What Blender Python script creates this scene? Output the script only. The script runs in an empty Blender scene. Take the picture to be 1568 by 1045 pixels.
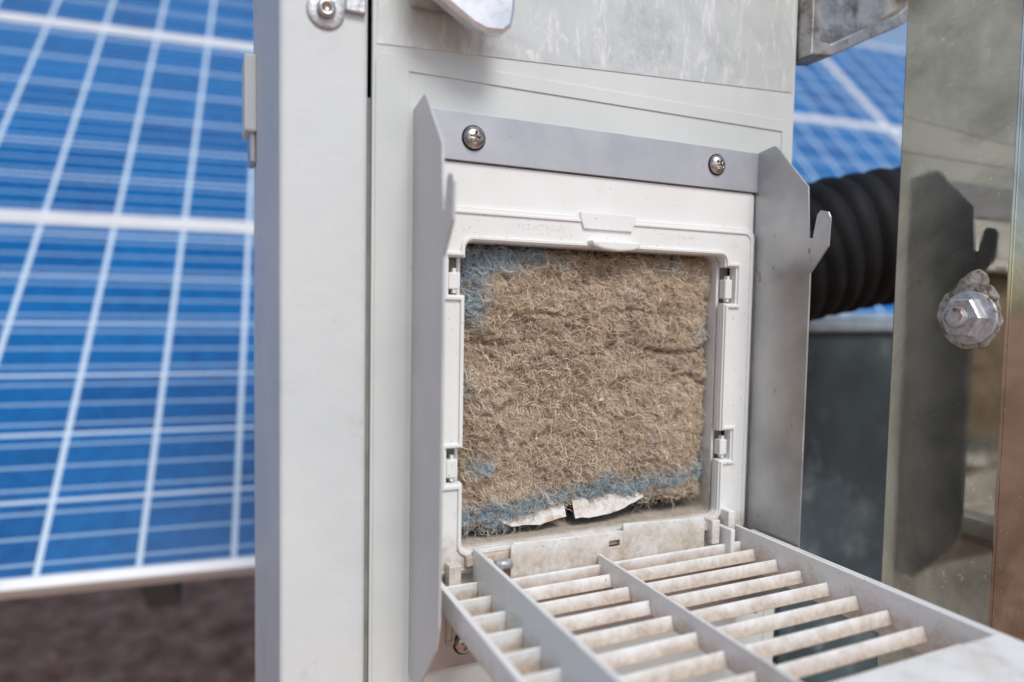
import bpy, bmesh, math, random
import numpy as np
from mathutils import Vector, Matrix, noise
random.seed(3); np.random.seed(3)
Z0=1.2
scene=bpy.context.scene
R=math.radians

# ---------------------------------------------------------------- materials
def new_mat(name):
    m=bpy.data.materials.new(name); m.use_nodes=True
    nt=m.node_tree; b=nt.nodes['Principled BSDF']
    return m,nt,b
def ramp(nt,stops):
    r=nt.nodes.new('ShaderNodeValToRGB'); e=r.color_ramp.elements
    while len(e)<len(stops): e.new(.5)
    for i,(p,c) in enumerate(stops):
        e[i].position=p; e[i].color=(c[0],c[1],c[2],1) if not isinstance(c,(int,float)) else (c,c,c,1)
    return r
def tex(nt,scale,detail=4,rough=.6,stretch=(1,1,1),dist=0,rot=(0,0,0)):
    tc=nt.nodes.new('ShaderNodeTexCoord'); mp=nt.nodes.new('ShaderNodeMapping')
    mp.inputs['Scale'].default_value=stretch; mp.inputs['Rotation'].default_value=rot
    nt.links.new(tc.outputs['Object'],mp.inputs[0])
    n=nt.nodes.new('ShaderNodeTexNoise'); n.inputs['Scale'].default_value=scale
    n.inputs['Detail'].default_value=detail; n.inputs['Roughness'].default_value=rough
    n.inputs['Distortion'].default_value=dist
    nt.links.new(mp.outputs[0],n.inputs['Vector'])
    return n
def mixc(nt,fac,a,b):
    m=nt.nodes.new('ShaderNodeMix'); m.data_type='RGBA'
    for s,v in ((0,fac),(6,a),(7,b)):
        if isinstance(v,(int,float)): m.inputs[s].default_value=v
        elif isinstance(v,tuple): m.inputs[s].default_value=(v[0],v[1],v[2],1)
        else: nt.links.new(v,m.inputs[s])
    return m.outputs[2]
def bump(nt,b,h,strength,dist):
    bp=nt.nodes.new('ShaderNodeBump'); bp.inputs['Strength'].default_value=strength
    bp.inputs['Distance'].default_value=dist
    nt.links.new(h,bp.inputs['Height']); nt.links.new(bp.outputs[0],b.inputs['Normal'])
def simple(name,c1,c2,scale,rough=.5,metal=0,bscale=None,bstr=.3,bdist=.0005,stretch=(1,1,1),lo=.35,hi=.65,dirt=None,dirt_scale=20,dirt_lo=.55,dirt_hi=.75,rvar=.12,dstretch=(1,1,1)):
    m,nt,b=new_mat(name)
    n=tex(nt,scale,4,.6,stretch); r=ramp(nt,[(lo,c1),(hi,c2)])
    nt.links.new(n.outputs[0],r.inputs[0]); col=r.outputs[0]
    if dirt:
        d=tex(nt,dirt_scale,6,.7,dstretch); rr=ramp(nt,[(dirt_lo,0.0),(dirt_hi,1.0)])
        nt.links.new(d.outputs[0],rr.inputs[0]); col=mixc(nt,rr.outputs[0],col,dirt)
    nt.links.new(col,b.inputs['Base Color'])
    mr=nt.nodes.new('ShaderNodeMapRange'); mr.inputs[1].default_value=.3; mr.inputs[2].default_value=.7
    mr.inputs[3].default_value=max(.02,rough-rvar); mr.inputs[4].default_value=min(1,rough+rvar)
    nt.links.new(n.outputs[0],mr.inputs[0]); nt.links.new(mr.outputs[0],b.inputs['Roughness'])
    b.inputs['Metallic'].default_value=metal
    if bscale:
        bn=tex(nt,bscale,3,.6,stretch); bump(nt,b,bn.outputs[0],bstr,bdist)
    return m

M_paint=simple('paint_beige_grey',(.56,.595,.575),(.63,.66,.64),9,.40,0,260,.2,.0005,dirt=(.42,.41,.35),dirt_scale=34,dirt_lo=.64,dirt_hi=.9)
M_post=simple('paint_post',(.56,.60,.60),(.63,.66,.65),6,.5,0,55,.35,.0015,dirt=(.45,.46,.43),dirt_scale=30,dirt_lo=.60,dirt_hi=.85)
M_dark=simple('dark_void',(.008,.008,.009),(.015,.015,.016),10,.9)
M_steel=simple('satin_steel',(.34,.35,.36),(.52,.52,.52),14,.38,.65,400,.15,.0003,dirt=(.24,.17,.10),dirt_scale=95,dirt_lo=.62,dirt_hi=.72,dstretch=(1,1,.45))
M_strip=simple('strip_steel',(.41,.425,.45),(.48,.49,.51),30,.42,.35,600,.1,.0002,dirt=(.30,.29,.27),dirt_scale=50,dirt_lo=.64,dirt_hi=.75)
M_flL=simple('flange_steel_pale',(.50,.51,.52),(.58,.585,.585),16,.42,.3,600,.1,.0002,dirt=(.36,.34,.31),dirt_scale=50,dirt_lo=.64,dirt_hi=.75)
M_screw=simple('screw_steel',(.38,.34,.30),(.6,.58,.55),250,.28,1,dirt=(.16,.10,.06),dirt_scale=300,dirt_lo=.55,dirt_hi=.7)
M_alu=simple('cast_aluminium',(.36,.35,.34),(.55,.54,.52),60,.45,.7,500,.4,.0008,dirt=(.17,.14,.11),dirt_scale=40,dirt_lo=.48,dirt_hi=.66)
M_latch=simple('latch_zinc',(.62,.62,.62),(.75,.75,.75),60,.3,.8,500,.2,.0004,dirt=(.3,.29,.27),dirt_scale=60,dirt_lo=.6,dirt_hi=.78)
M_zinc=simple('zinc',(.38,.39,.41),(.62,.63,.64),150,.45,.55,300,.6,.0012,dirt=(.24,.10,.045),dirt_scale=60,dirt_lo=.57,dirt_hi=.64)
M_seal=simple('sealant',(.28,.26,.22),(.54,.52,.47),90,.85,0,160,.9,.004,dirt=(.17,.13,.09),dirt_scale=120,dirt_lo=.46,dirt_hi=.62)
M_rubber=simple('black_rubber',(.005,.005,.006),(.012,.012,.013),20,.66,0,120,.3,.001)
M_rubber.node_tree.nodes['Principled BSDF'].inputs['Specular IOR Level'].default_value=.2
M_tank=simple('tank_paint',(.035,.055,.062),(.075,.11,.12),9,.55,0,60,.4,.002,dirt=(.18,.22,.23),dirt_scale=14,dirt_lo=.54,dirt_hi=.72)
M_rim=simple('tank_rim',(.25,.31,.35),(.38,.44,.48),30,.5,.2)
M_gap=simple('gasket_grey',(.16,.17,.15),(.24,.25,.22),30,.8)
M_alf=simple('panel_frame',(.72,.73,.73),(.78,.79,.79),10,.4,.2)
M_paper=simple('torn_paper',(.60,.585,.55),(.74,.73,.70),80,.8,0,150,.2,.0005,dirt=(.44,.32,.20),dirt_scale=70,dirt_lo=.48,dirt_hi=.66)

m,nt,b=new_mat('shading_and_streaks'); M_shading=m  # upper door's shading painted as mottled colour, plus scratch streaks and smudges
n1=tex(nt,12,7,.72,(1,1,1),1.0)
n2=tex(nt,85,5,.7,(1,1,.32),.5,(0,R(28),0)); n4=tex(nt,70,5,.7,(1,1,.32),.5,(0,R(-35),0))
r1=ramp(nt,[(.28,(.45,.465,.46)),(.45,(.55,.575,.555)),(.62,(.61,.64,.615)),(.8,(.54,.565,.555))])
nt.links.new(n1.outputs[0],r1.inputs[0])
c=r1.outputs[0]
for n_ in (n2,n4):
    r2=ramp(nt,[(.55,0.0),(.66,.9)]); nt.links.new(n_.outputs[0],r2.inputs[0])
    c=mixc(nt,r2.outputs[0],c,(.75,.76,.74))
n3=tex(nt,9,8,.78); r3=ramp(nt,[(.56,0.0),(.70,.65)]); nt.links.new(n3.outputs[0],r3.inputs[0])
c=mixc(nt,r3.outputs[0],c,(.35,.365,.38))
nt.links.new(c,b.inputs['Base Color']); b.inputs['Metallic'].default_value=.15
b.inputs['Roughness'].default_value=.33; bump(nt,b,n2.outputs[0],.2,.0008)

def plastic(name,zlo,zhi,base_d,hi_d):
    m,nt,b=new_mat(name)
    n=tex(nt,12,3); r=ramp(nt,[(.3,(.74,.745,.72)),(.7,(.80,.805,.785))]); nt.links.new(n.outputs[0],r.inputs[0])
    g=nt.nodes.new('ShaderNodeTexCoord'); s=nt.nodes.new('ShaderNodeSeparateXYZ'); nt.links.new(g.outputs['Object'],s.inputs[0])
    mr=nt.nodes.new('ShaderNodeMapRange'); mr.inputs[1].default_value=zhi; mr.inputs[2].default_value=zlo
    mr.inputs[3].default_value=base_d; mr.inputs[4].default_value=hi_d
    nt.links.new(s.outputs[2],mr.inputs[0])
    d=tex(nt,38,7,.72,(1,1,1),.5)
    ad=nt.nodes.new('ShaderNodeMath'); ad.operation='ADD'; nt.links.new(d.outputs[0],ad.inputs[0]); nt.links.new(mr.outputs[0],ad.inputs[1])
    rr=ramp(nt,[(.56,0.0),(.72,.38),(.92,.80)]); nt.links.new(ad.outputs[0],rr.inputs[0])
    d2=tex(nt,200,4,.7); r4=ramp(nt,[(.35,(.33,.25,.17)),(.65,(.56,.46,.35))]); nt.links.new(d2.outputs[0],r4.inputs[0])
    c=mixc(nt,rr.outputs[0],r.outputs[0],r4.outputs[0])
    d3=tex(nt,420,2,.5); r5=ramp(nt,[(.70,0.0),(.76,.8)]); nt.links.new(d3.outputs[0],r5.inputs[0])
    c=mixc(nt,r5.outputs[0],c,(.3,.24,.17))
    nt.links.new(c,b.inputs['Base Color']); b.inputs['Roughness'].default_value=.42
    bump(nt,b,d2.outputs[0],.15,.0004)
    return m
M_plas=plastic('housing_plastic',Z0-.186,Z0-.162,-.05,.32)
M_grille=plastic('grille_plastic',Z0-.209,Z0-.186,-.02,.30)
M_slat=plastic('slat_plastic',Z0-.2055,Z0-.1965,.06,.50)
M_border=plastic('border_plastic',Z0-.206,Z0-.182,.09,.36)
M_ledge=plastic('dusty_ledge',Z0-.1735,Z0-.10,-.05,.50)

m,nt,b=new_mat('stainless_sheet'); M_inox=m
n1=tex(nt,5,5,.7,(1,1,1),1.5); r1=ramp(nt,[(.35,(.27,.26,.22)),(.6,(.46,.445,.39))]); nt.links.new(n1.outputs[0],r1.inputs[0])
n2=tex(nt,160,3,.6); r2=ramp(nt,[(.66,0.0),(.72,.8)]); nt.links.new(n2.outputs[0],r2.inputs[0])
c=mixc(nt,r2.outputs[0],r1.outputs[0],(.6,.56,.48)); nt.links.new(c,b.inputs['Base Color'])
b.inputs['Metallic'].default_value=1
n3=tex(nt,14,6,.7); mr=nt.nodes.new('ShaderNodeMapRange'); mr.inputs[1].default_value=.35; mr.inputs[2].default_value=.7
mr.inputs[3].default_value=.03; mr.inputs[4].default_value=.14; nt.links.new(n3.outputs[0],mr.inputs[0]); nt.links.new(mr.outputs[0],b.inputs['Roughness'])
n5=tex(nt,90,3,.6,(1,1,.06)); bump(nt,b,n5.outputs[0],.06,.0006)

m,nt,b=new_mat('red_soil'); M_ground=m
n1=tex(nt,9,7,.75); r1=ramp(nt,[(.36,(.20,.095,.055)),(.52,(.48,.27,.18)),(.66,(.66,.46,.35))]); nt.links.new(n1.outputs[0],r1.inputs[0])
nt.links.new(r1.outputs[0],b.inputs['Base Color']); b.inputs['Roughness'].default_value=.95; bump(nt,b,n1.outputs[0],.5,.04)

def vcol(name,rough):
    m,nt,b=new_mat(name); a=nt.nodes.new('ShaderNodeAttribute'); a.attribute_name='Col'
    nt.links.new(a.outputs[0],b.inputs['Base Color']); b.inputs['Roughness'].default_value=rough
    b.inputs['Specular IOR Level'].default_value=.15
    return m
M_fib=vcol('fibre',.85); M_mat=vcol('fibre_bed',1)

# ---------------------------------------------------------------- helpers
def empty(name):
    e=bpy.data.objects.new(name,None); scene.collection.objects.link(e); e.empty_display_size=.05; return e
def add(parent,name,me,mat,smooth=False):
    o=bpy.data.objects.new(name,me); scene.collection.objects.link(o)
    if parent: o.parent=parent
    me.materials.clear(); me.materials.append(mat)
    if smooth:
        for p in me.polygons: p.use_smooth=True
    return o
def box(parent,name,x0,x1,y0,y1,z0,z1,mat,bev=.0006,seg=2,M=None,abs_z=False):
    bm=bmesh.new(); bmesh.ops.create_cube(bm,size=1)
    zz=0 if abs_z else Z0
    for v in bm.verts:
        v.co=Vector(((x0+x1)/2+v.co.x*(x1-x0),(y0+y1)/2+v.co.y*(y1-y0),(z0+z1)/2+zz+v.co.z*(z1-z0)))
    if bev>0: bmesh.ops.bevel(bm,geom=list(bm.edges),offset=bev,segments=seg,affect='EDGES',profile=.5)
    if M is not None: bm.transform(M)
    me=bpy.data.meshes.new(name); bm.to_mesh(me); bm.free()
    return add(parent,name,me,mat)
def rrect(a0,a1,b0,b1,r,n=5):
    pts=[]
    for cx,cy,s in ((a1-r,b1-r,0),(a0+r,b1-r,90),(a0+r,b0+r,180),(a1-r,b0+r,270)):
        for i in range(n+1):
            t=R(s+90*i/n); pts.append((cx+r*math.cos(t),cy+r*math.sin(t)))
    return pts
def sheet(parent,name,loops,plane,off,thick,mat,bev=.0004,M=None):
    bm=bmesh.new()
    es=[]
    for lp in loops:
        vv=[]
        for p in lp:
            if vv and (Vector(p)-Vector(vv[-1].co[:2])).length<1e-6: continue
            vv.append(bm.verts.new((p[0],p[1],0)))
        if (vv[0].co-vv[-1].co).length<1e-6: bm.verts.remove(vv.pop())
        for i in range(len(vv)): es.append(bm.edges.new((vv[i],vv[(i+1)%len(vv)])))
    bmesh.ops.triangle_fill(bm,edges=es,use_beauty=True,use_dissolve=False,normal=(0,0,1))
    for f in bm.faces:
        if f.normal.z<0: f.normal_flip()
    r=bmesh.ops.extrude_face_region(bm,geom=list(bm.faces))
    for v in r['geom']:
        if isinstance(v,bmesh.types.BMVert): v.co.z+=thick
    bmesh.ops.translate(bm,verts=bm.verts,vec=(0,0,-thick/2))
    bmesh.ops.recalc_face_normals(bm,faces=bm.faces)
    if bev>0:
        ee=[e for e in bm.edges if len(e.link_faces)==2 and e.calc_face_angle(0)>R(60)]
        bmesh.ops.bevel(bm,geom=ee,offset=bev,segments=2,affect='EDGES',profile=.5,clamp_overlap=True)
    for v in bm.verts:
        a,b_,c_=v.co
        if plane=='xz': v.co=(a,off+c_,b_+Z0)
        elif plane=='yz': v.co=(off+c_,a,b_+Z0)
        else: v.co=(a,b_,off+c_+Z0)
    bmesh.ops.recalc_face_normals(bm,faces=bm.faces)
    if M is not None: bm.transform(M)
    me=bpy.data.meshes.new(name); bm.to_mesh(me); bm.free()
    return add(parent,name,me,mat)
def lathe(parent,name,prof,center,axis,mat,n=32,smooth=True,noise_amp=0,nscale=100):
    ax=Vector(axis).normalized(); q=ax.to_track_quat('Z','Y'); c=Vector(center)+Vector((0,0,Z0))
    vs=[];fs=[]
    for r,h in prof:
        for i in range(n):
            t=2*math.pi*i/n
            rr=r*(1+noise_amp*noise.noise(Vector((math.cos(t)*1.3,math.sin(t)*1.3,h*nscale)))+noise_amp*.35*noise.noise(Vector((math.cos(t)*4,math.sin(t)*4,h*nscale))))
            vs.append(c+q@Vector((rr*math.cos(t),rr*math.sin(t),h)))
    for k in range(len(prof)-1):
        for i in range(n):
            j=(i+1)%n; fs.append((k*n+i,k*n+j,(k+1)*n+j,(k+1)*n+i))
    fs.append(tuple(range(n))[::-1]); fs.append(tuple((len(prof)-1)*n+i for i in range(n)))
    me=bpy.data.meshes.new(name); me.from_pydata([tuple(v) for v in vs],[],fs); me.update()
    return add(parent,name,me,mat,smooth)

# ---------------------------------------------------------------- cabinet
cab=empty('electrical_cabinet')
XR=.3255
box(cab,'side_post',-.107,-.0515,-.002,.228,-1.0,.62,M_post,.004,3)
door_hole=rrect(.0,.266,-.186,.056,.006)
sheet(cab,'door_panel',[rrect(-.0485,XR,-1.0,.6,.002,2),door_hole],'xz',.002,.004,M_paint,.001)
box(cab,'side_wall',XR-.004,XR-.0005,.0045,.228,-1.0,.6,M_paint,.001)
box(cab,'interior',-.051,XR-.005,.06,.226,-.99,.59,M_dark,0)
box(cab,'door_gasket',-.0512,-.0487,.003,.008,-1.0,.135,M_gap,0)
box(cab,'roof',-.12,XR+.02,-.03,.24,.6,.62,M_paint,.003)
box(cab,'plinth',-.1,XR-.01,.01,.22,-1.2,-1.0,M_tank,.002)
sheet(cab,'upper_door_shading',[[(-.0455,.170),(.1,.178),(.322,.190),(.322,.598),(-.0455,.598)]],'xz',-.0003,.0006,M_shading,0)  # added thin sheet; carries the door's shading in its colour
sheet(cab,'door_trim',[[(-.0465,-.99),(-.0465,.16),(-.043,.165),(XR-.01,.165),(XR-.01,-.99),(XR-.014,-.99),(XR-.014,.155),(-.024,.155),(-.024,-.99)]],'xz',-.0004,.0012,M_paint,.0004)
lathe(cab,'post_washer',[(.0118,0),(.0118,.0012),(.011,.0018),(.0062,.0018)],(-.079,-.002,.184),(0,-1,0),M_zinc)
lathe(cab,'post_screw',[(.0058,0),(.0058,.003),(.005,.0042),(.0028,.0046),(.0026,.003)],(-.079,-.0037,.184),(0,-1,0),M_screw)
box(cab,'post_clip',-.067,-.054,-.006,-.002,.185,.2,M_zinc,.001)
box(cab,'side_hinge',-.117,-.1068,.185,.225,.146,.212,M_post,.002)
box(cab,'side_hinge_pin',-.1125,-.1068,.19,.222,.12,.148,M_steel,.002)
pr=[(-.030,.25),(-.029,.21),(-.026,.200),(-.020,.1955),(-.005,.187),(.008,.1795),(.018,.1765),(.030,.1775),(.036,.183),(.038,.194),(.038,.25)]
sheet(cab,'latch_handle',[pr],'xz',-.030,.012,M_latch,.0045)
sheet(cab,'latch_boss',[[(-.024,.196),(.02,.196),(.02,.25),(-.024,.25)]],'xz',-.013,.022,M_alu,.002)
cl=[(.327,.219),(.352,.222),(.395,.243),(.436,.262),(.452,.272),(.455,.279),(.468,.283),(.478,.30),(.478,.36),(.327,.36)]
sheet(cab,'cast_clamp_web',[cl],'xz',.010,.008,M_alu,.001)
rim=[(.327,.219),(.352,.222),(.395,.243),(.436,.262),(.452,.272),(.455,.279),(.468,.283),(.478,.30),(.478,.36),(.470,.36),(.470,.302),(.462,.291),(.449,.285),(.430,.271),(.392,.253),(.350,.232),(.337,.232),(.337,.36),(.327,.36)]
sheet(cab,'cast_clamp_rim',[rim],'xz',.0,.03,M_alu,.0015)

# ---------------------------------------------------------------- steel bracket
br=empty('filter_hood_bracket')
XL,XRb=-.0195,.2805
flange=[(0,.131),(-.024,.1345),(-.027,.133),(-.061,.096),(-.0635,.056),(-.067,.055),(-.0705,.073),(-.0735,.076),(-.081,.074),(-.083,.070),(-.082,.048),(-.066,.028),(-.0655,-.2),(-.060,-.217),(-.022,-.262),(0,-.262)]
sheet(br,'flange_left',[flange],'yz',XL,.0018,M_flL,.0004)
sheet(br,'flange_right',[flange],'yz',XRb,.0018,M_steel,.0004)
sheet(br,'top_strip',[[(XL,.0985),(XRb,.0985),(XRb,.1315),(XL,.1315)]],'xz',-.0065,.0018,M_strip,.0004)
box(br,'top_strip_back',XL+.001,XRb-.001,-.0055,-.0012,.1,.130,M_strip,.0002)
sheet(br,'bottom_strip',[[(XL,-.262),(XRb,-.262),(XRb,-.222),(XL,-.222)]],'xz',-.0035,.0018,M_steel,.0004)
sheet(br,'latch_eye',[rrect(-.0035,.003,-.232,-.205,.003),rrect(-.0015,.001,-.228,-.209,.001)],'xz',-.03,.002,M_steel,.0004)
def phillips(name,x,z,y,r,rot):
    prof=[(r,0)]+[(r*math.cos(R(a)),.0008+r*.55*math.sin(R(a))) for a in (0,18,36,54,72,84)]
    o=lathe(br,name,prof,(x,y,z),(0,-1,0),M_screw,40)
    bm=bmesh.new()
    for ang in (rot,rot+90):
        d=bmesh.ops.create_cube(bm,size=1)
        for v in d['verts']:
            v.co=Vector((v.co.x*r*1.0,v.co.y*.006,v.co.z*r*.2))
        bmesh.ops.rotate(bm,verts=d['verts'],cent=(0,0,0),matrix=Matrix.Rotation(R(ang),3,'Y'))
        bmesh.ops.translate(bm,verts=d['verts'],vec=(x,y-r*.55-.0008,Z0+z))
    me=bpy.data.meshes.new('cut'); bm.to_mesh(me); bm.free()
    c=bpy.data.objects.new('cut',me); scene.collection.objects.link(c)
    md=o.modifiers.new('b','BOOLEAN'); md.operation='DIFFERENCE'; md.object=c; md.use_self=True; md.solver='EXACT'
    bpy.context.view_layer.update()
    nm=bpy.data.meshes.new_from_object(o.evaluated_get(bpy.context.evaluated_depsgraph_get()))
    o.modifiers.clear(); o.data=nm; bpy.data.objects.remove(c)
    lathe(br,name+'_washer',[(r*1.12,0),(r*1.12,.0006),(r*1.0,.0009)],(x,y,z),(0,-1,0),M_dark,32)
phillips('screw_1',.0205,.1145,-.0075,.0078,8)
phillips('screw_2',.2345,.1175,-.0075,.0078,35)
phillips('screw_3',.02,-.245,-.0045,.0078,20)

# ---------------------------------------------------------------- filter housing
ho=empty('filter_housing')
ox0,ox1,oz0,oz1=.0155,.2465,-.176,.0435
def opening(grow,notches=True,r=.006,nd=.014):
    x0,x1,z0,z1=ox0-grow,ox1+grow,oz0-grow,oz1+grow
    p=[]
    for i in range(5):
        t=R(90*i/4); p.append((x1-r+r*math.cos(t),z1-r+r*math.sin(t)))
    for i in range(5):
        t=R(90+90*i/4); p.append((x0+r+r*math.cos(t),z1-r+r*math.sin(t)))
    if notches:
        for a,b_ in ((.032,.006),(-.102,-.127)):
            p+= [(x0,a+grow),(x0-nd,a+grow),(x0-nd,b_-grow),(x0,b_-grow)]
    for i in range(5):
        t=R(180+90*i/4); p.append((x0+r+r*math.cos(t),z0+r+r*math.sin(t)))
    for i in range(5):
        t=R(270+90*i/4); p.append((x1-r+r*math.cos(t),z0+r+r*math.sin(t)))
    if notches:
        for b_,a in ((-.129,-.104),(.004,.034)):
            p+= [(x1,b_-grow),(x1+nd,b_-grow),(x1+nd,a+grow),(x1,a+grow)]
    return p
HX0,HX1=-.0165,.2785
sheet(ho,'base_plate',[rrect(HX0,HX1,-.193,.0975,.003),opening(0,True,.006,.012)],'xz',-.0027,.0046,M_plas,.0004)
sheet(ho,'frame_ring',[rrect(HX0+.001,HX1-.001,-.1925,.067,.007),opening(0.0002,True,.006,.012)],'xz',-.0065,.003,M_plas,.0006)
sheet(ho,'outer_bead',[rrect(HX0+.0035,HX1-.0035,-.1905,.0645,.008),rrect(HX0+.0055,HX1-.0055,-.1885,.0625,.0065)],'xz',-.0085,.0015,M_plas,.0004)
sheet(ho,'inner_bead',[opening(.0035,True,.008,.0125),opening(.0012,True,.0065,.0125)],'xz',-.0088,.0022,M_plas,.0004)
sheet(ho,'tunnel',[rrect(ox0-.003,ox1+.003,oz0-.003,oz1+.003,.008),opening(.0002,False)],'xz',.022,.04,M_ledge,.0004)
box(ho,'backing',ox0-.01,ox1+.01,.0425,.045,oz0-.01,oz1+.01,M_dark,0)
sheet(ho,'top_ledge',[[(.106,.0655),(.106,.0700),(.155,.0700),(.155,.0655),(.152,.0575),(.109,.0575)]],'xz',-.0085,.003,M_plas,.0006)
sheet(ho,'top_tongue',[[(.112,.0490),(.156,.0490),(.154,.0445),(.148,.0425),(.136,.0415),(.122,.0425),(.113,.0450)]],'xz',-.0125,.010,M_plas,.0014)
def glyphs(x,z,n):
    for i in range(n):
        gx=x+i*.0046
        st=random.sample([(0,0,.0004,.0036),(.0022,0,.0004,.0036),(0,0,.0026,.0004),(0,.0016,.0026,.0004),(0,.0032,.0026,.0004)],3)
        for s in st:
            box(ho,'moulded_text',gx+s[0],gx+s[0]+s[2],-.00815,-.0079,z+s[1],z+s[1]+s[3],M_plas,0)
glyphs(.054,.0545,9); glyphs(.180,.0545,8)
for nm,x0,x1,z0,z1 in (('clip_1',.004,.0125,.010,.0215),('clip_2',.004,.0125,-.123,-.110),('clip_3',.249,.2565,.008,.024),('clip_4',.249,.2565,-.125,-.112)):
    box(ho,nm,x0,x1,-.0065,.001,z0,z1,M_plas,.0008)
    box(ho,nm+'_stem',(x0+x1)/2-.001,(x0+x1)/2+.0015,-.0055,-.001,z0-.003,z1+.003,M_plas,.0005)
    box(ho,nm+'_floor',x0-.002,x1+.003,.0035,.0045,z0-.006,z1+.012,M_gap,0)
box(ho,'sill',ox0+.002,ox1-.002,-.014,-.0085,-.186,-.1785,M_ledge,.0008)
sheet(ho,'lower_lip_1',[[(.050,-.204),(.050,-.1745),(.0525,-.172),(.146,-.1745),(.146,-.204)],rrect(.133,.143,-.186,-.181,.0006,2)],'xz',-.0165,.0025,M_plas,.0005)
sheet(ho,'lower_lip_2',[[(.1475,-.204),(.1475,-.171),(.150,-.170),(.226,-.1735),(.228,-.177),(.228,-.204)]],'xz',-.014,.0025,M_plas,.0005)
box(ho,'hinge_block_1',.232,.240,-.02,-.0085,-.196,-.176,M_plas,.0008)
box(ho,'hinge_block_2',.249,.256,-.02,-.0085,-.196,-.170,M_plas,.0008)
box(ho,'hinge_block_3',.003,.012,-.018,-.0085,-.2,-.182,M_plas,.0008)
lathe(ho,'hinge_pin',[(.0035,0),(.0035,.012)],(.038,-.018,-.186),(1,0,0),M_zinc,16)

# ---------------------------------------------------------------- filter mat
fm=empty('clogged_air_filter')
fx0,fx1,fz0,fz1=.0190,.2430,-.168,.0400
NX,NZ=340,320
def fbm(x,z,s,seed=0,o=3):
    return noise.fractal(Vector((x*s+seed*7.3,z*s-seed*3.1,seed*1.7)),.9,2.0,o)
def g(u,v,cu,cv,su,sv): return math.exp(-((u-cu)/su)**2-((v-cv)/sv)**2)
H=np.zeros((NZ,NX)); C=np.zeros((NZ,NX)); V=np.zeros((NZ,NX))
PX=np.zeros((NZ,NX)); PZ=np.zeros((NZ,NX))
for j in range(NZ):
    v=j/(NZ-1)
    for i in range(NX):
        u=i/(NX-1)
        x=fx0+(fx1-fx0)*u
        bot=fz0+.0085*max(0,min(1,(u-.18)*6))+.0030*noise.noise(Vector((u*9,1.3,0)))-.003*g(u,0,.85,0,.15,9)+.004*g(u,0,.56,0,.03,9)
        top=fz1+.0018*noise.noise(Vector((u*12,5.3,0)))
        z=top+(bot-top)*v
        edge=min(u*14,(1-u)*12,v*16,(1-v)*10,1)
        x+= (.0034*noise.noise(Vector((v*14,9.1+(u>.5)*4,0)))+.0022*noise.noise(Vector((v*45,3.1+(u>.5)*4,0))))*min(1,abs(u-.5)*2.2)
        z+=.0012*noise.noise(Vector((u*60,3.3,0)))*abs(v-.5)*2
        n1=fbm(x,z,22,1,2); n2=fbm(x+.003*n1,z,62,2,3); n3=fbm(x,z,210,3,4)
        d=noise.voronoi(Vector((x*36+n1*1.1+n2*.9,z*58+n2*1.1+n1*.6,.3)))[0]
        cl_=min(1,(d[1]-d[0])*1.4)
        d=noise.voronoi(Vector((x*120+n2*1.1+n3*.5,z*150+n3,.7)))[0]
        c2=min(1,(d[1]-d[0])*1.6)
        m1=max(0,min(1,.6+1.6*fbm(x,z,18,9,1)))
        h=.006*math.sqrt(max(edge,0))+.0050*n1+.0030*n2+.0016*n3+.0032*(cl_**.6)*m1+.0007*c2
        cz=.355+.03*math.sin((u-.68)*9)
        if u>.66: h-=.0060*math.exp(-((v-cz)/.012)**2)*min(1,(u-.66)*12)
        if u>.72: h-=.0045*math.exp(-((v-.50+.02*math.sin(u*30))/.013)**2)*min(1,(u-.72)*12)
        h-=.0055*g(u,v,.62,.30,.03,.07)+.0050*g(u,v,.24,.30,.03,.05)+.0060*g(u,v,.72,.41,.07,.025)+.0045*g(u,v,.57,.37,.03,.03)
        if u<.25: h-=.0035*math.exp(-((v-.33)/.012)**2)
        for (uu,vq,sw,am) in ((.3,.22,.12,.0045),(.5,.38,.10,.003),(.15,.55,.12,.003),(.85,.6,.1,.0035),(.35,.70,.15,.003),(.7,.20,.12,.003)):
            h-=am*math.exp(-((v-vq-.05*n1*2)/.011)**2)*math.exp(-((u-uu)/sw)**2)
        h=min(h,.0165)
        H[j,i]=h; PX[j,i]=x; PZ[j,i]=z
        bl=1.35*g(u,v,.03,.03,.12,.09)+1.35*g(u,v,.22,.02,.13,.055)+1.0*g(u,v,.02,.22,.06,.10)+.9*g(u,v,.45,0,.10,.045)
        bl+=1.05*g(u,v,.06,.77,.07,.05)+1.35*g(u,v,.32,.945,.26,.038)+1.3*g(u,v,.60,.95,.14,.05)+1.4*g(u,v,.84,.91,.2,.035)
        bl+=1.05*g(u,v,.08,.96,.15,.04)+.7*g(u,v,1,.3,.05,.12)+.9*g(u,v,1,.85,.05,.1)+.6*g(u,v,.78,.03,.10,.04)+.45*g(u,v,0,.5,.035,.3)
        C[j,i]=min(1,max(0,(bl+.65*n2+.4*n1+.3*n3-.46)*1.5))
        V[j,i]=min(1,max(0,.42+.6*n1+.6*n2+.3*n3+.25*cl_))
YB=.0150
vs=np.stack([PX.ravel(),(YB-H).ravel(),(PZ+Z0).ravel()],1)
idx=np.arange(NX*NZ).reshape(NZ,NX)
fc=np.stack([idx[:-1,:-1].ravel(),idx[1:,:-1].ravel(),idx[1:,1:].ravel(),idx[:-1,1:].ravel()],1)
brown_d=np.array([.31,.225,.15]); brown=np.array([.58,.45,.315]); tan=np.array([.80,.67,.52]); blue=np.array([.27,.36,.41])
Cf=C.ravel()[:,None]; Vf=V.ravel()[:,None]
bedc=(brown_d*(1-Vf)+brown*Vf)*.42*(1-Cf)+blue*.6*Cf  # bed colour scaled down to paint in the shade between fibres
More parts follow.
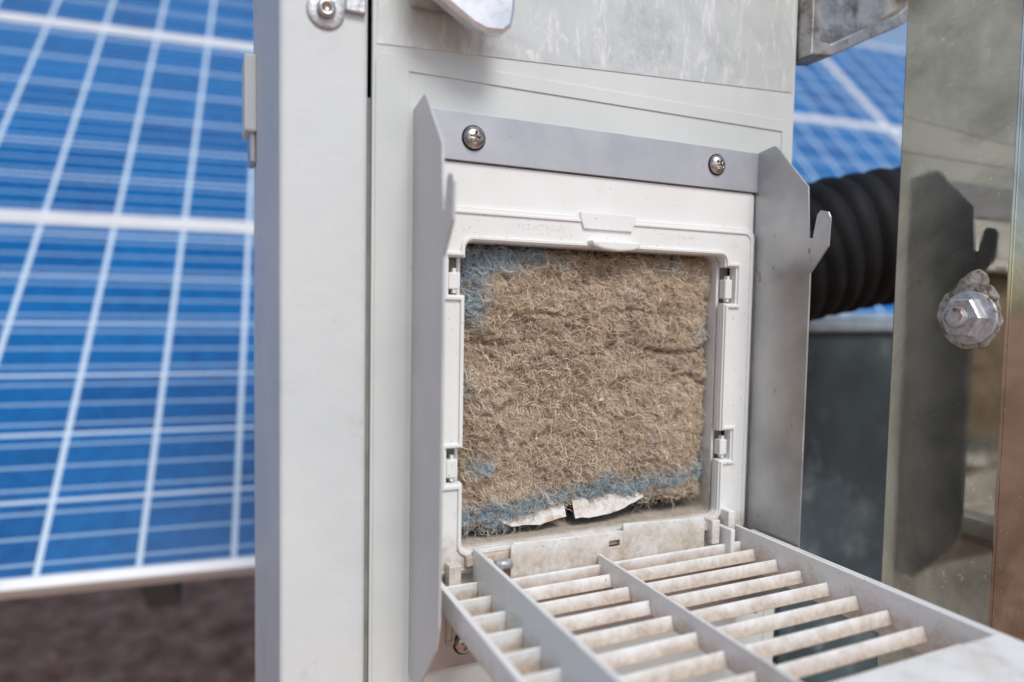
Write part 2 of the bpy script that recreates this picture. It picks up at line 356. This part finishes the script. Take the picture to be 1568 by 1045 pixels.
def mesh_np(name,vs,fc,col,parent,mat,smooth):
    me=bpy.data.meshes.new(name); k=fc.shape[1]
    me.vertices.add(len(vs)); me.vertices.foreach_set('co',vs.astype(np.float32).ravel())
    me.loops.add(fc.size); me.loops.foreach_set('vertex_index',fc.astype(np.int32).ravel())
    me.polygons.add(len(fc)); me.polygons.foreach_set('loop_start',np.arange(0,fc.size,k,dtype=np.int32))
    me.polygons.foreach_set('loop_total',np.full(len(fc),k,dtype=np.int32))
    me.update(calc_edges=True)
    ca=me.color_attributes.new('Col','FLOAT_COLOR','POINT')
    ca.data.foreach_set('color',np.concatenate([col,np.ones((len(col),1))],1).astype(np.float32).ravel())
    return add(parent,name,me,mat,smooth)
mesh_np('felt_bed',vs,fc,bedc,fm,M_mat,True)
box(fm,'felt_core',fx0+.002,fx1-.002,.0170,.030,fz0+.012,fz1-.002,simple('felt_core',(.06,.09,.10),(.1,.14,.16),50,1),.001)
def fibres(name,n,seg,step,width,lift,curl,dustmix,tanp):
    u=np.random.rand(n); v=np.random.rand(n)
    th=np.random.rand(n)*2*np.pi; k=np.random.randn(n)*curl
    lf=np.random.rand(n)**2*lift; st=step*(.5+np.random.rand(n)); w=width*(.6+.8*np.random.rand(n))
    du,dv=1/(fx1-fx0),1/(fz1-fz0)
    P=[];U=u.copy();W=v.copy()
    i0=np.clip((u*(NX-1)).astype(int),0,NX-1); j0=np.clip((v*(NZ-1)).astype(int),0,NZ-1)
    cc=C[j0,i0]; vv=V[j0,i0]
    for s in range(seg+1):
        ii=np.clip((U*(NX-1)).astype(int),0,NX-1); jj=np.clip((W*(NZ-1)).astype(int),0,NZ-1)
        x=PX[jj,ii]+(U-ii/(NX-1))/du; z=PZ[jj,ii]-(W-jj/(NZ-1))/dv
        y=YB-H[jj,ii]-.0002-lf*np.sin(np.pi*(s+.3)/(seg+.6))
        P.append((x,y,z,th.copy()))
        U=U+np.cos(th)*st*du; W=W-np.sin(th)*st*dv
        th=th+k+np.random.randn(n)*.4
    vs=np.zeros((n,(seg+1)*2,3))
    for s,(x,y,z,t) in enumerate(P):
        ww=w*(.35 if s in (0,seg) else 1)/2
        nx,nz=-np.sin(t)*ww,np.cos(t)*ww
        tl=np.random.randn(n)*.35*ww
        vs[:,2*s]=np.stack([x+nx,y+tl,z+nz+Z0],1); vs[:,2*s+1]=np.stack([x-nx,y-tl,z-nz+Z0],1)
    base=np.arange(n)[:,None]*((seg+1)*2)
    fc=np.concatenate([np.stack([base[:,0]+2*s,base[:,0]+2*s+1,base[:,0]+2*s+3,base[:,0]+2*s+2],1) for s in range(seg)],0)
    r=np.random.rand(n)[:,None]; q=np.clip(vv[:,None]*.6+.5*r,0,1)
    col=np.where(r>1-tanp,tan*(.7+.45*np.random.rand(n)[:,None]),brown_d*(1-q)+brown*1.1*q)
    bm_=(np.random.rand(n)<cc*dustmix)[:,None]
    bcol=blue*(.6+.8*np.random.rand(n)[:,None])+np.random.rand(n)[:,None]*.08
    col=np.where(bm_,bcol,col)
    col=np.clip(np.repeat(col[:,None,:],(seg+1)*2,1).reshape(-1,3),0,.85)
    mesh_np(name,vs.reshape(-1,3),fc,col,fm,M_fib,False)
fibres('dust_fibres',55000,4,.0010,.00026,.0020,.5,.90,.12)
fibres('loose_fibres',32000,7,.0012,.00024,.0045,.34,.80,.38)
fibres('stray_hairs',4500,11,.0015,.00025,.0070,.22,.75,.7)
vs=[];fs=[]
for (u,v,l,w,a) in ((.52,.57,.006,.0025,20),(.28,.70,.003,.0018,60),(.74,.61,.004,.0008,100),(.77,.63,.003,.0012,30),(.4,.5,.0025,.001,10),(.66,.47,.010,.0007,110),(.6,.75,.003,.001,0),(.15,.45,.003,.0012,45),(.35,.2,.003,.001,80)):
    ii=int(u*(NX-1)); jj=int(v*(NZ-1)); x=PX[jj,ii]; z=PZ[jj,ii]+Z0; y=YB-H[jj,ii]-.0040
    ca,sa=math.cos(R(a)),math.sin(R(a)); b0=len(vs)
    for (p,q_,d) in ((-.5,0,0),(-.2,.5,-.0005),(.3,.4,-.0003),(.5,0,.0002),(.2,-.5,-.0004),(-.3,-.4,0)):
        vs.append((x+p*l*ca-q_*w*sa,y+d,z+p*l*sa+q_*w*ca))
    fs.append(tuple(range(b0,b0+6)))
me=bpy.data.meshes.new('husks'); me.from_pydata(vs,[],fs); add(fm,'seed_husks',me,M_paper)
def paper(name,top,botm,seed):
    nx,nz=48,10; vs=[];fs=[]
    def at(pl,t):
        n=len(pl)-1; s=min(int(t*n),n-1); f=t*n-s
        return (pl[s][0]*(1-f)+pl[s+1][0]*f, pl[s][1]*(1-f)+pl[s+1][1]*f)
    for j in range(nz+1):
        for i in range(nx+1):
            a=at(top,i/nx); b_=at(botm,i/nx); f=j/nz
            x=a[0]*(1-f)+b_[0]*f; z=a[1]*(1-f)+b_[1]*f
            yy=.0155-.0095*f+.0016*noise.noise(Vector((x*60,z*40,seed)))+.0004*noise.noise(Vector((x*200,z*200,seed)))
            vs.append((x,yy,z+Z0+.0007*noise.noise(Vector((x*160,seed,5)))*f))
    for j in range(nz):
        for i in range(nx):
            a=j*(nx+1)+i; fs.append((a,a+1,a+nx+2,a+nx+1))
    me=bpy.data.meshes.new(name); me.from_pydata(vs,[],fs); return add(fm,name,me,M_paper,True)
paper('torn_paper_1',[(.048,-.150),(.070,-.148),(.095,-.148),(.109,-.150)],[(.0485,-.1610),(.060,-.1680),(.085,-.1695),(.1085,-.1655)],1.7)
paper('torn_paper_2',[(.117,-.150),(.135,-.148),(.160,-.148),(.186,-.150)],[(.1165,-.1680),(.135,-.1690),(.158,-.1665),(.180,-.1575)],4.2)

# ---------------------------------------------------------------- grille
gr=empty('vent_grille_cover')
yN=-.290
def gbox(n,x0,x1,y0,y1,z0,z1,b=.0006,mt=None): return box(gr,n,x0,x1,y0,y1,z0,z1,mt or M_grille,b)
gbox('right_wall',.2605,.2635,yN,-.014,-.216,-.184)
gbox('right_rim',.2637,.276,yN,-.020,-.195,-.1925)
gbox('right_outer_wall',.2735,.2762,yN,-.020,-.204,-.188)
gbox('left_wall',.0225,.0255,yN,-.012,-.212,-.173)
gbox('left_outer_rim',-.0095,-.0055,yN,-.004,-.204,-.187)
gbox('left_gutter',-.0053,.0223,yN,-.010,-.2105,-.2088,.0006,M_slat)
for k in range(11):
    y=-.022-.0245*k
    gbox('left_web_%d'%k,-.0053,.0223,y-.0011,y+.0011,-.2085,-.194,.0004,M_slat)
    gbox('right_web_%d'%k,.2637,.2733,y-.001,y+.001,-.204,-.1953,.0003)
gbox('rib',.1218,.1240,-.225,-.020,-.207,-.1885)
gbox('near_border',.0257,.2603,-.288,-.2265,-.206,-.183,.002,M_border)
gbox('near_border_lip',.0265,.2595,-.286,-.2285,-.1828,-.1805,.001,M_border)
gbox('hinge_bar',.0257,.2603,-.0235,-.0205,-.212,-.196,.0006,M_slat)
for k in range(8):
    y=-.0385-.0242*k
    Mx=Matrix.Translation((0,y,Z0-.2015))@Matrix.Rotation(R(-22),4,'X')@Matrix.Translation((0,-y,-(Z0-.2015)))
    for a,b_,nm in ((.0257,.1216,'a'),(.1242,.2603,'b')):
        box(gr,'slat_%d%s'%(k,nm),a,b_,y-.0009,y+.0009,-.2066,-.1974,M_slat,.0005,2,Mx)
gbox('hinge_ear_left',.027,.036,-.020,-.009,-.2,-.182,.001)
gbox('hinge_ear_right',.243,.2475,-.030,-.012,-.21,-.182,.001)

# ---------------------------------------------------------------- stainless post
po=empty('stainless_steel_post')
PXx=.383
box(po,'sheet_face',PXx,PXx+.003,-.152,-.0615,-1.2,.9,M_inox,.0012,3)
box(po,'return_face',PXx+.0032,PXx+.06,-.152,-.149,-1.2,.9,M_inox,.001)
box(po,'rear_return',PXx+.0032,PXx+.03,-.0645,-.0616,-1.2,.9,M_inox,.001)
c=(PXx,-.1266,-.004)
lathe(po,'sealant_ring',[(.0252,0),(.0246,.0006),(.0230,.0014),(.015,.002)],(PXx,-.1262,-.003),(-1,0,0),M_seal,64,True,.22,10)
lathe(po,'sealant_smear',[(.0135,0),(.0125,.0012),(.0100,.0026),(.005,.0034)],(PXx,-.128,.0165),(-1,0,0),M_seal,40,True,.35,10)
lathe(po,'washer',[(.0205,.0012),(.0205,.0032),(.0195,.0038),(.008,.0038)],c,(-1,0,0),M_zinc,40)
lathe(po,'hex_nut',[(.0150,.0038),(.0163,.0050),(.0163,.0125),(.0148,.0143),(.0085,.0143)],c,(-1,.05,.0),M_zinc,6,False)
pr=[]
for k in range(12): pr.append((.0078 if k%2 else .0071,.0125+.0006*k))
pr.append((.0060,.0200))
lathe(po,'threaded_end',pr,c,(-1,.05,0),M_zinc,24)

# ---------------------------------------------------------------- hose
hs=empty('corrugated_hose')
pts=[Vector(p) for p in ((.30,.14,-.02),(.40,.15,.03),(.52,.12,.075),(.64,.06,.09),(.78,-.02,.085),(.95,-.08,.02),(1.05,-.1,-.2),(1.08,-.1,-1.2))]
def cat(pts,t):
    n=len(pts)-1; s=min(int(t*n),n-1); f=t*n-s
    p0=pts[max(s-1,0)];p1=pts[s];p2=pts[s+1];p3=pts[min(s+2,n)]
    return .5*((2*p1)+(-p0+p2)*f+(2*p0-5*p1+4*p2-p3)*f*f+(-p0+3*p1-3*p2+p3)*f**3)
NS=1400; cen=[cat(pts,k/NS) for k in range(NS+1)]
vs=[];fs=[];L=0;n=36
for k in range(NS+1):
    if k: L+=(cen[k]-cen[k-1]).length
    T=(cen[min(k+1,NS)]-cen[max(k-1,0)]).normalized(); q=T.to_track_quat('Z','Y')
    for i in range(n):
        t=2*math.pi*i/n
        rr=.075+.0040*abs(math.sin(math.pi*L/.026))+.003*noise.noise(Vector((L*18,math.cos(t),math.sin(t))))
        vs.append(cen[k]+q@Vector((rr*math.cos(t),rr*math.sin(t),0))+Vector((0,0,Z0)))
for k in range(NS):
    for i in range(n):
        j=(i+1)%n; fs.append((k*n+i,k*n+j,(k+1)*n+j,(k+1)*n+i))
me=bpy.data.meshes.new('hose'); me.from_pydata([tuple(v) for v in vs],[],fs); add(hs,'ribbed_tube',me,M_rubber,True)

# ---------------------------------------------------------------- tank
tk=empty('metal_tank')
box(tk,'body',.45,1.7,.26,.95,-1.2,-.03,M_tank,.01,3)
box(tk,'rim',.44,1.71,.25,.96,-.032,-.016,M_rim,.004,3)
box(tk,'lid',.47,1.68,.28,.93,-.0155,-.008,M_rim,.003,2)
for k in range(5): box(tk,'rib_%d'%k,.6+.25*k,.615+.25*k,.252,.262,-1.1,-.05,M_tank,.002)

# ---------------------------------------------------------------- solar array
m,nt,b=new_mat('solar_cells'); M_pv=m
tc=nt.nodes.new('ShaderNodeTexCoord'); sp=nt.nodes.new('ShaderNodeSeparateXYZ'); nt.links.new(tc.outputs['Object'],sp.inputs[0])
def math_(op,a,b_=None):
    n=nt.nodes.new('ShaderNodeMath'); n.operation=op
    for i,v in enumerate((a,b_)):
        if v is None: continue
        if isinstance(v,(int,float)): n.inputs[i].default_value=v
        else: nt.links.new(v,n.inputs[i])
    return n.outputs[0]
CW,CH=.1365,.1252
def lines(coord,pitch,half):
    f=math_('FRACT',math_('DIVIDE',coord,pitch)); d=math_('ABSOLUTE',math_('SUBTRACT',f,.5))
    return math_('GREATER_THAN',d,.5-half/pitch)
gx=lines(sp.outputs[0],CW,.0042); gy=lines(sp.outputs[1],CH,.0028)
by=lines(math_('ADD',sp.outputs[1],CH/6),CH/3,.0020)
grid=math_('MAXIMUM',gx,gy)
v=nt.nodes.new('ShaderNodeTexVoronoi'); v.inputs['Scale'].default_value=60; nt.links.new(tc.outputs['Object'],v.inputs['Vector'])
cx=math_('FLOOR',math_('DIVIDE',sp.outputs[0],CW)); cy=math_('FLOOR',math_('DIVIDE',sp.outputs[1],CH))
cb=nt.nodes.new('ShaderNodeCombineXYZ'); nt.links.new(cx,cb.inputs[0]); nt.links.new(cy,cb.inputs[1])
wn=nt.nodes.new('ShaderNodeTexWhiteNoise'); nt.links.new(cb.outputs[0],wn.inputs[0])
sepc=nt.nodes.new('ShaderNodeSeparateColor'); nt.links.new(v.outputs['Color'],sepc.inputs[0])
f=math_('ADD',math_('MULTIPLY',sepc.outputs[0],.45),math_('MULTIPLY',wn.outputs[0],.55))
r=ramp(nt,[(0,(.0,.065,.22)),(1,(.001,.13,.37))]); nt.links.new(f,r.inputs[0])
c=mixc(nt,math_('MULTIPLY',by,.7),r.outputs[0],(.40,.57,.70)); c=mixc(nt,grid,c,(.52,.64,.74))
nt.links.new(c,b.inputs['Base Color']); b.inputs['Roughness'].default_value=.3
b.inputs['Specular IOR Level'].default_value=.3
b.inputs['Coat Weight'].default_value=.15; b.inputs['Coat Roughness'].default_value=.1

MW,MH=12*CW+.030,6*CH+.022
TW,TH=MW+.062,.817
MT=Matrix.Translation((-.221,.708,Z0-.43))@Matrix.Rotation(R(-6),4,'Z')@Matrix.Rotation(R(47),4,'X')
x_seam=2.60
for row in range(3):
    for col in range(-3,2):
        e=empty('solar_panel'); e.matrix_world=MT@Matrix.Translation((x_seam+col*TW,row*TH,0))
        def pb(nm,x0,x1,y0,y1,z0,z1,mat,bev=.002):
            bm=bmesh.new(); bmesh.ops.create_cube(bm,size=1)
            for w in bm.verts: w.co=Vector(((x0+x1)/2+w.co.x*(x1-x0),(y0+y1)/2+w.co.y*(y1-y0),(z0+z1)/2+w.co.z*(z1-z0)))
            if bev: bmesh.ops.bevel(bm,geom=list(bm.edges),offset=bev,segments=1,affect='EDGES')
            me=bpy.data.meshes.new(nm); bm.to_mesh(me); bm.free(); return add(e,nm,me,mat)
        fw=.018
        w_,h_=TW-.004,TH-.003
        pb('frame_bottom',0,w_,0,fw,-.028,.004,M_alf); pb('frame_top',0,w_,h_-fw,h_,-.028,.004,M_alf)
        pb('frame_left',0,fw,fw,h_-fw,-.028,.004,M_alf); pb('frame_right',w_-fw,w_,fw,h_-fw,-.028,.004,M_alf)
        s=pb('cells',-.004,w_-2*fw+.004,-.004,h_-2*fw+.004,-.008,0,M_pv,0); s.location=(fw,fw,0)
        pb('backsheet',fw,w_-fw,fw,h_-fw,-.02,-.012,M_alf,0)
rk=empty('panel_mounting_rack')
bm=bmesh.new()
def bb(x0,x1,y0,y1,z0,z1,T):
    d=bmesh.ops.create_cube(bm,size=1)
    for w in d['verts']:
        w.co=T@Vector(((x0+x1)/2+w.co.x*(x1-x0),(y0+y1)/2+w.co.y*(y1-y0),(z0+z1)/2+w.co.z*(z1-z0)))
for i,lx in enumerate((-2.9,-1.45,-.0,1.4,2.8)):
    bb(lx-.02,lx+.02,.02,2.4,-.085,-.030,MT)
    bb(lx-.025,lx+.025,.0,.04,-.125,-.028,MT)
for ly in (.9,1.9):
    bb(-3.2,4.4,ly-.03,ly+.03,-.15,-.087,MT)
    for lx in (-2.4,1.9,4.0):
        p=MT@Vector((lx,ly,-.12)); bb(p.x-.04,p.x+.04,p.y-.04,p.y+.04,0,p.z,Matrix())
me=bpy.data.meshes.new('rack'); bm.to_mesh(me); bm.free(); add(rk,'rails_and_posts',me,M_tank)

# ---------------------------------------------------------------- ground
bm=bmesh.new(); bmesh.ops.create_grid(bm,x_segments=2,y_segments=2,size=400)
me=bpy.data.meshes.new('ground'); bm.to_mesh(me); bm.free(); add(None,'ground',me,M_ground)
vs=[];fs=[]
ico=bmesh.new(); bmesh.ops.create_icosphere(ico,subdivisions=1,radius=1); iv=[v.co.copy() for v in ico.verts]; jf=[[v.index for v in f.verts] for f in ico.faces]; ico.free()
for k in range(2500):
    x=random.uniform(-3,2.5); y=random.uniform(.4,4.5); s=random.uniform(.006,.028); b0=len(vs)
    a=random.random()*6
    for p in iv:
        q_=p*(1+.35*noise.noise(p*2+Vector((k,0,0))))
        vs.append((x+s*(q_.x*math.cos(a)-q_.y*math.sin(a)*.8),y+s*(q_.x*math.sin(a)+q_.y*.8),s*.2+q_.z*s*.6))
    fs+=[tuple(b0+i for i in f_) for f_ in jf]
me=bpy.data.meshes.new('gravel'); me.from_pydata(vs,[],fs)
add(None,'gravel',me,simple('gravel',(.34,.19,.13),(.62,.44,.34),4,.9))

# ---------------------------------------------------------------- light
w=bpy.data.worlds.new('World'); scene.world=w; w.use_nodes=True; nt=w.node_tree
bg=nt.nodes['Background']; sk=nt.nodes.new('ShaderNodeTexSky'); sk.sky_type='NISHITA'; sk.sun_disc=False
el,az=R(50),R(178)
sk.sun_elevation=el; sk.sun_rotation=az; sk.air_density=1; sk.dust_density=2.0; sk.ozone_density=1.3
nt.links.new(sk.outputs[0],bg.inputs[0]); bg.inputs[1].default_value=.15
d=Vector((math.sin(az)*math.cos(el),math.cos(az)*math.cos(el),math.sin(el)))
sl=bpy.data.lights.new('sun','SUN'); sl.energy=2.0; sl.angle=R(22); sl.color=(1,.99,.97)
so=bpy.data.objects.new('sun',sl); scene.collection.objects.link(so); so.rotation_euler=d.to_track_quat('Z','Y').to_euler()

# ---------------------------------------------------------------- camera
cd=bpy.data.cameras.new('camera'); cd.lens=24; cd.sensor_width=36; cd.clip_start=.01; cd.clip_end=2000
co=bpy.data.objects.new('camera',cd); scene.collection.objects.link(co)
co.matrix_world=Matrix.Translation((-.152,-.456,Z0))@Matrix.Rotation(R(-24.5),4,'Z')@Matrix.Rotation(R(90-3.07),4,'X')@Matrix.Rotation(R(1.0),4,'Z')
cd.dof.use_dof=True; cd.dof.focus_distance=.52; cd.dof.aperture_fstop=2.3
scene.camera=co
scene.view_settings.view_transform='Standard'; scene.view_settings.look='None'; scene.view_settings.exposure=0
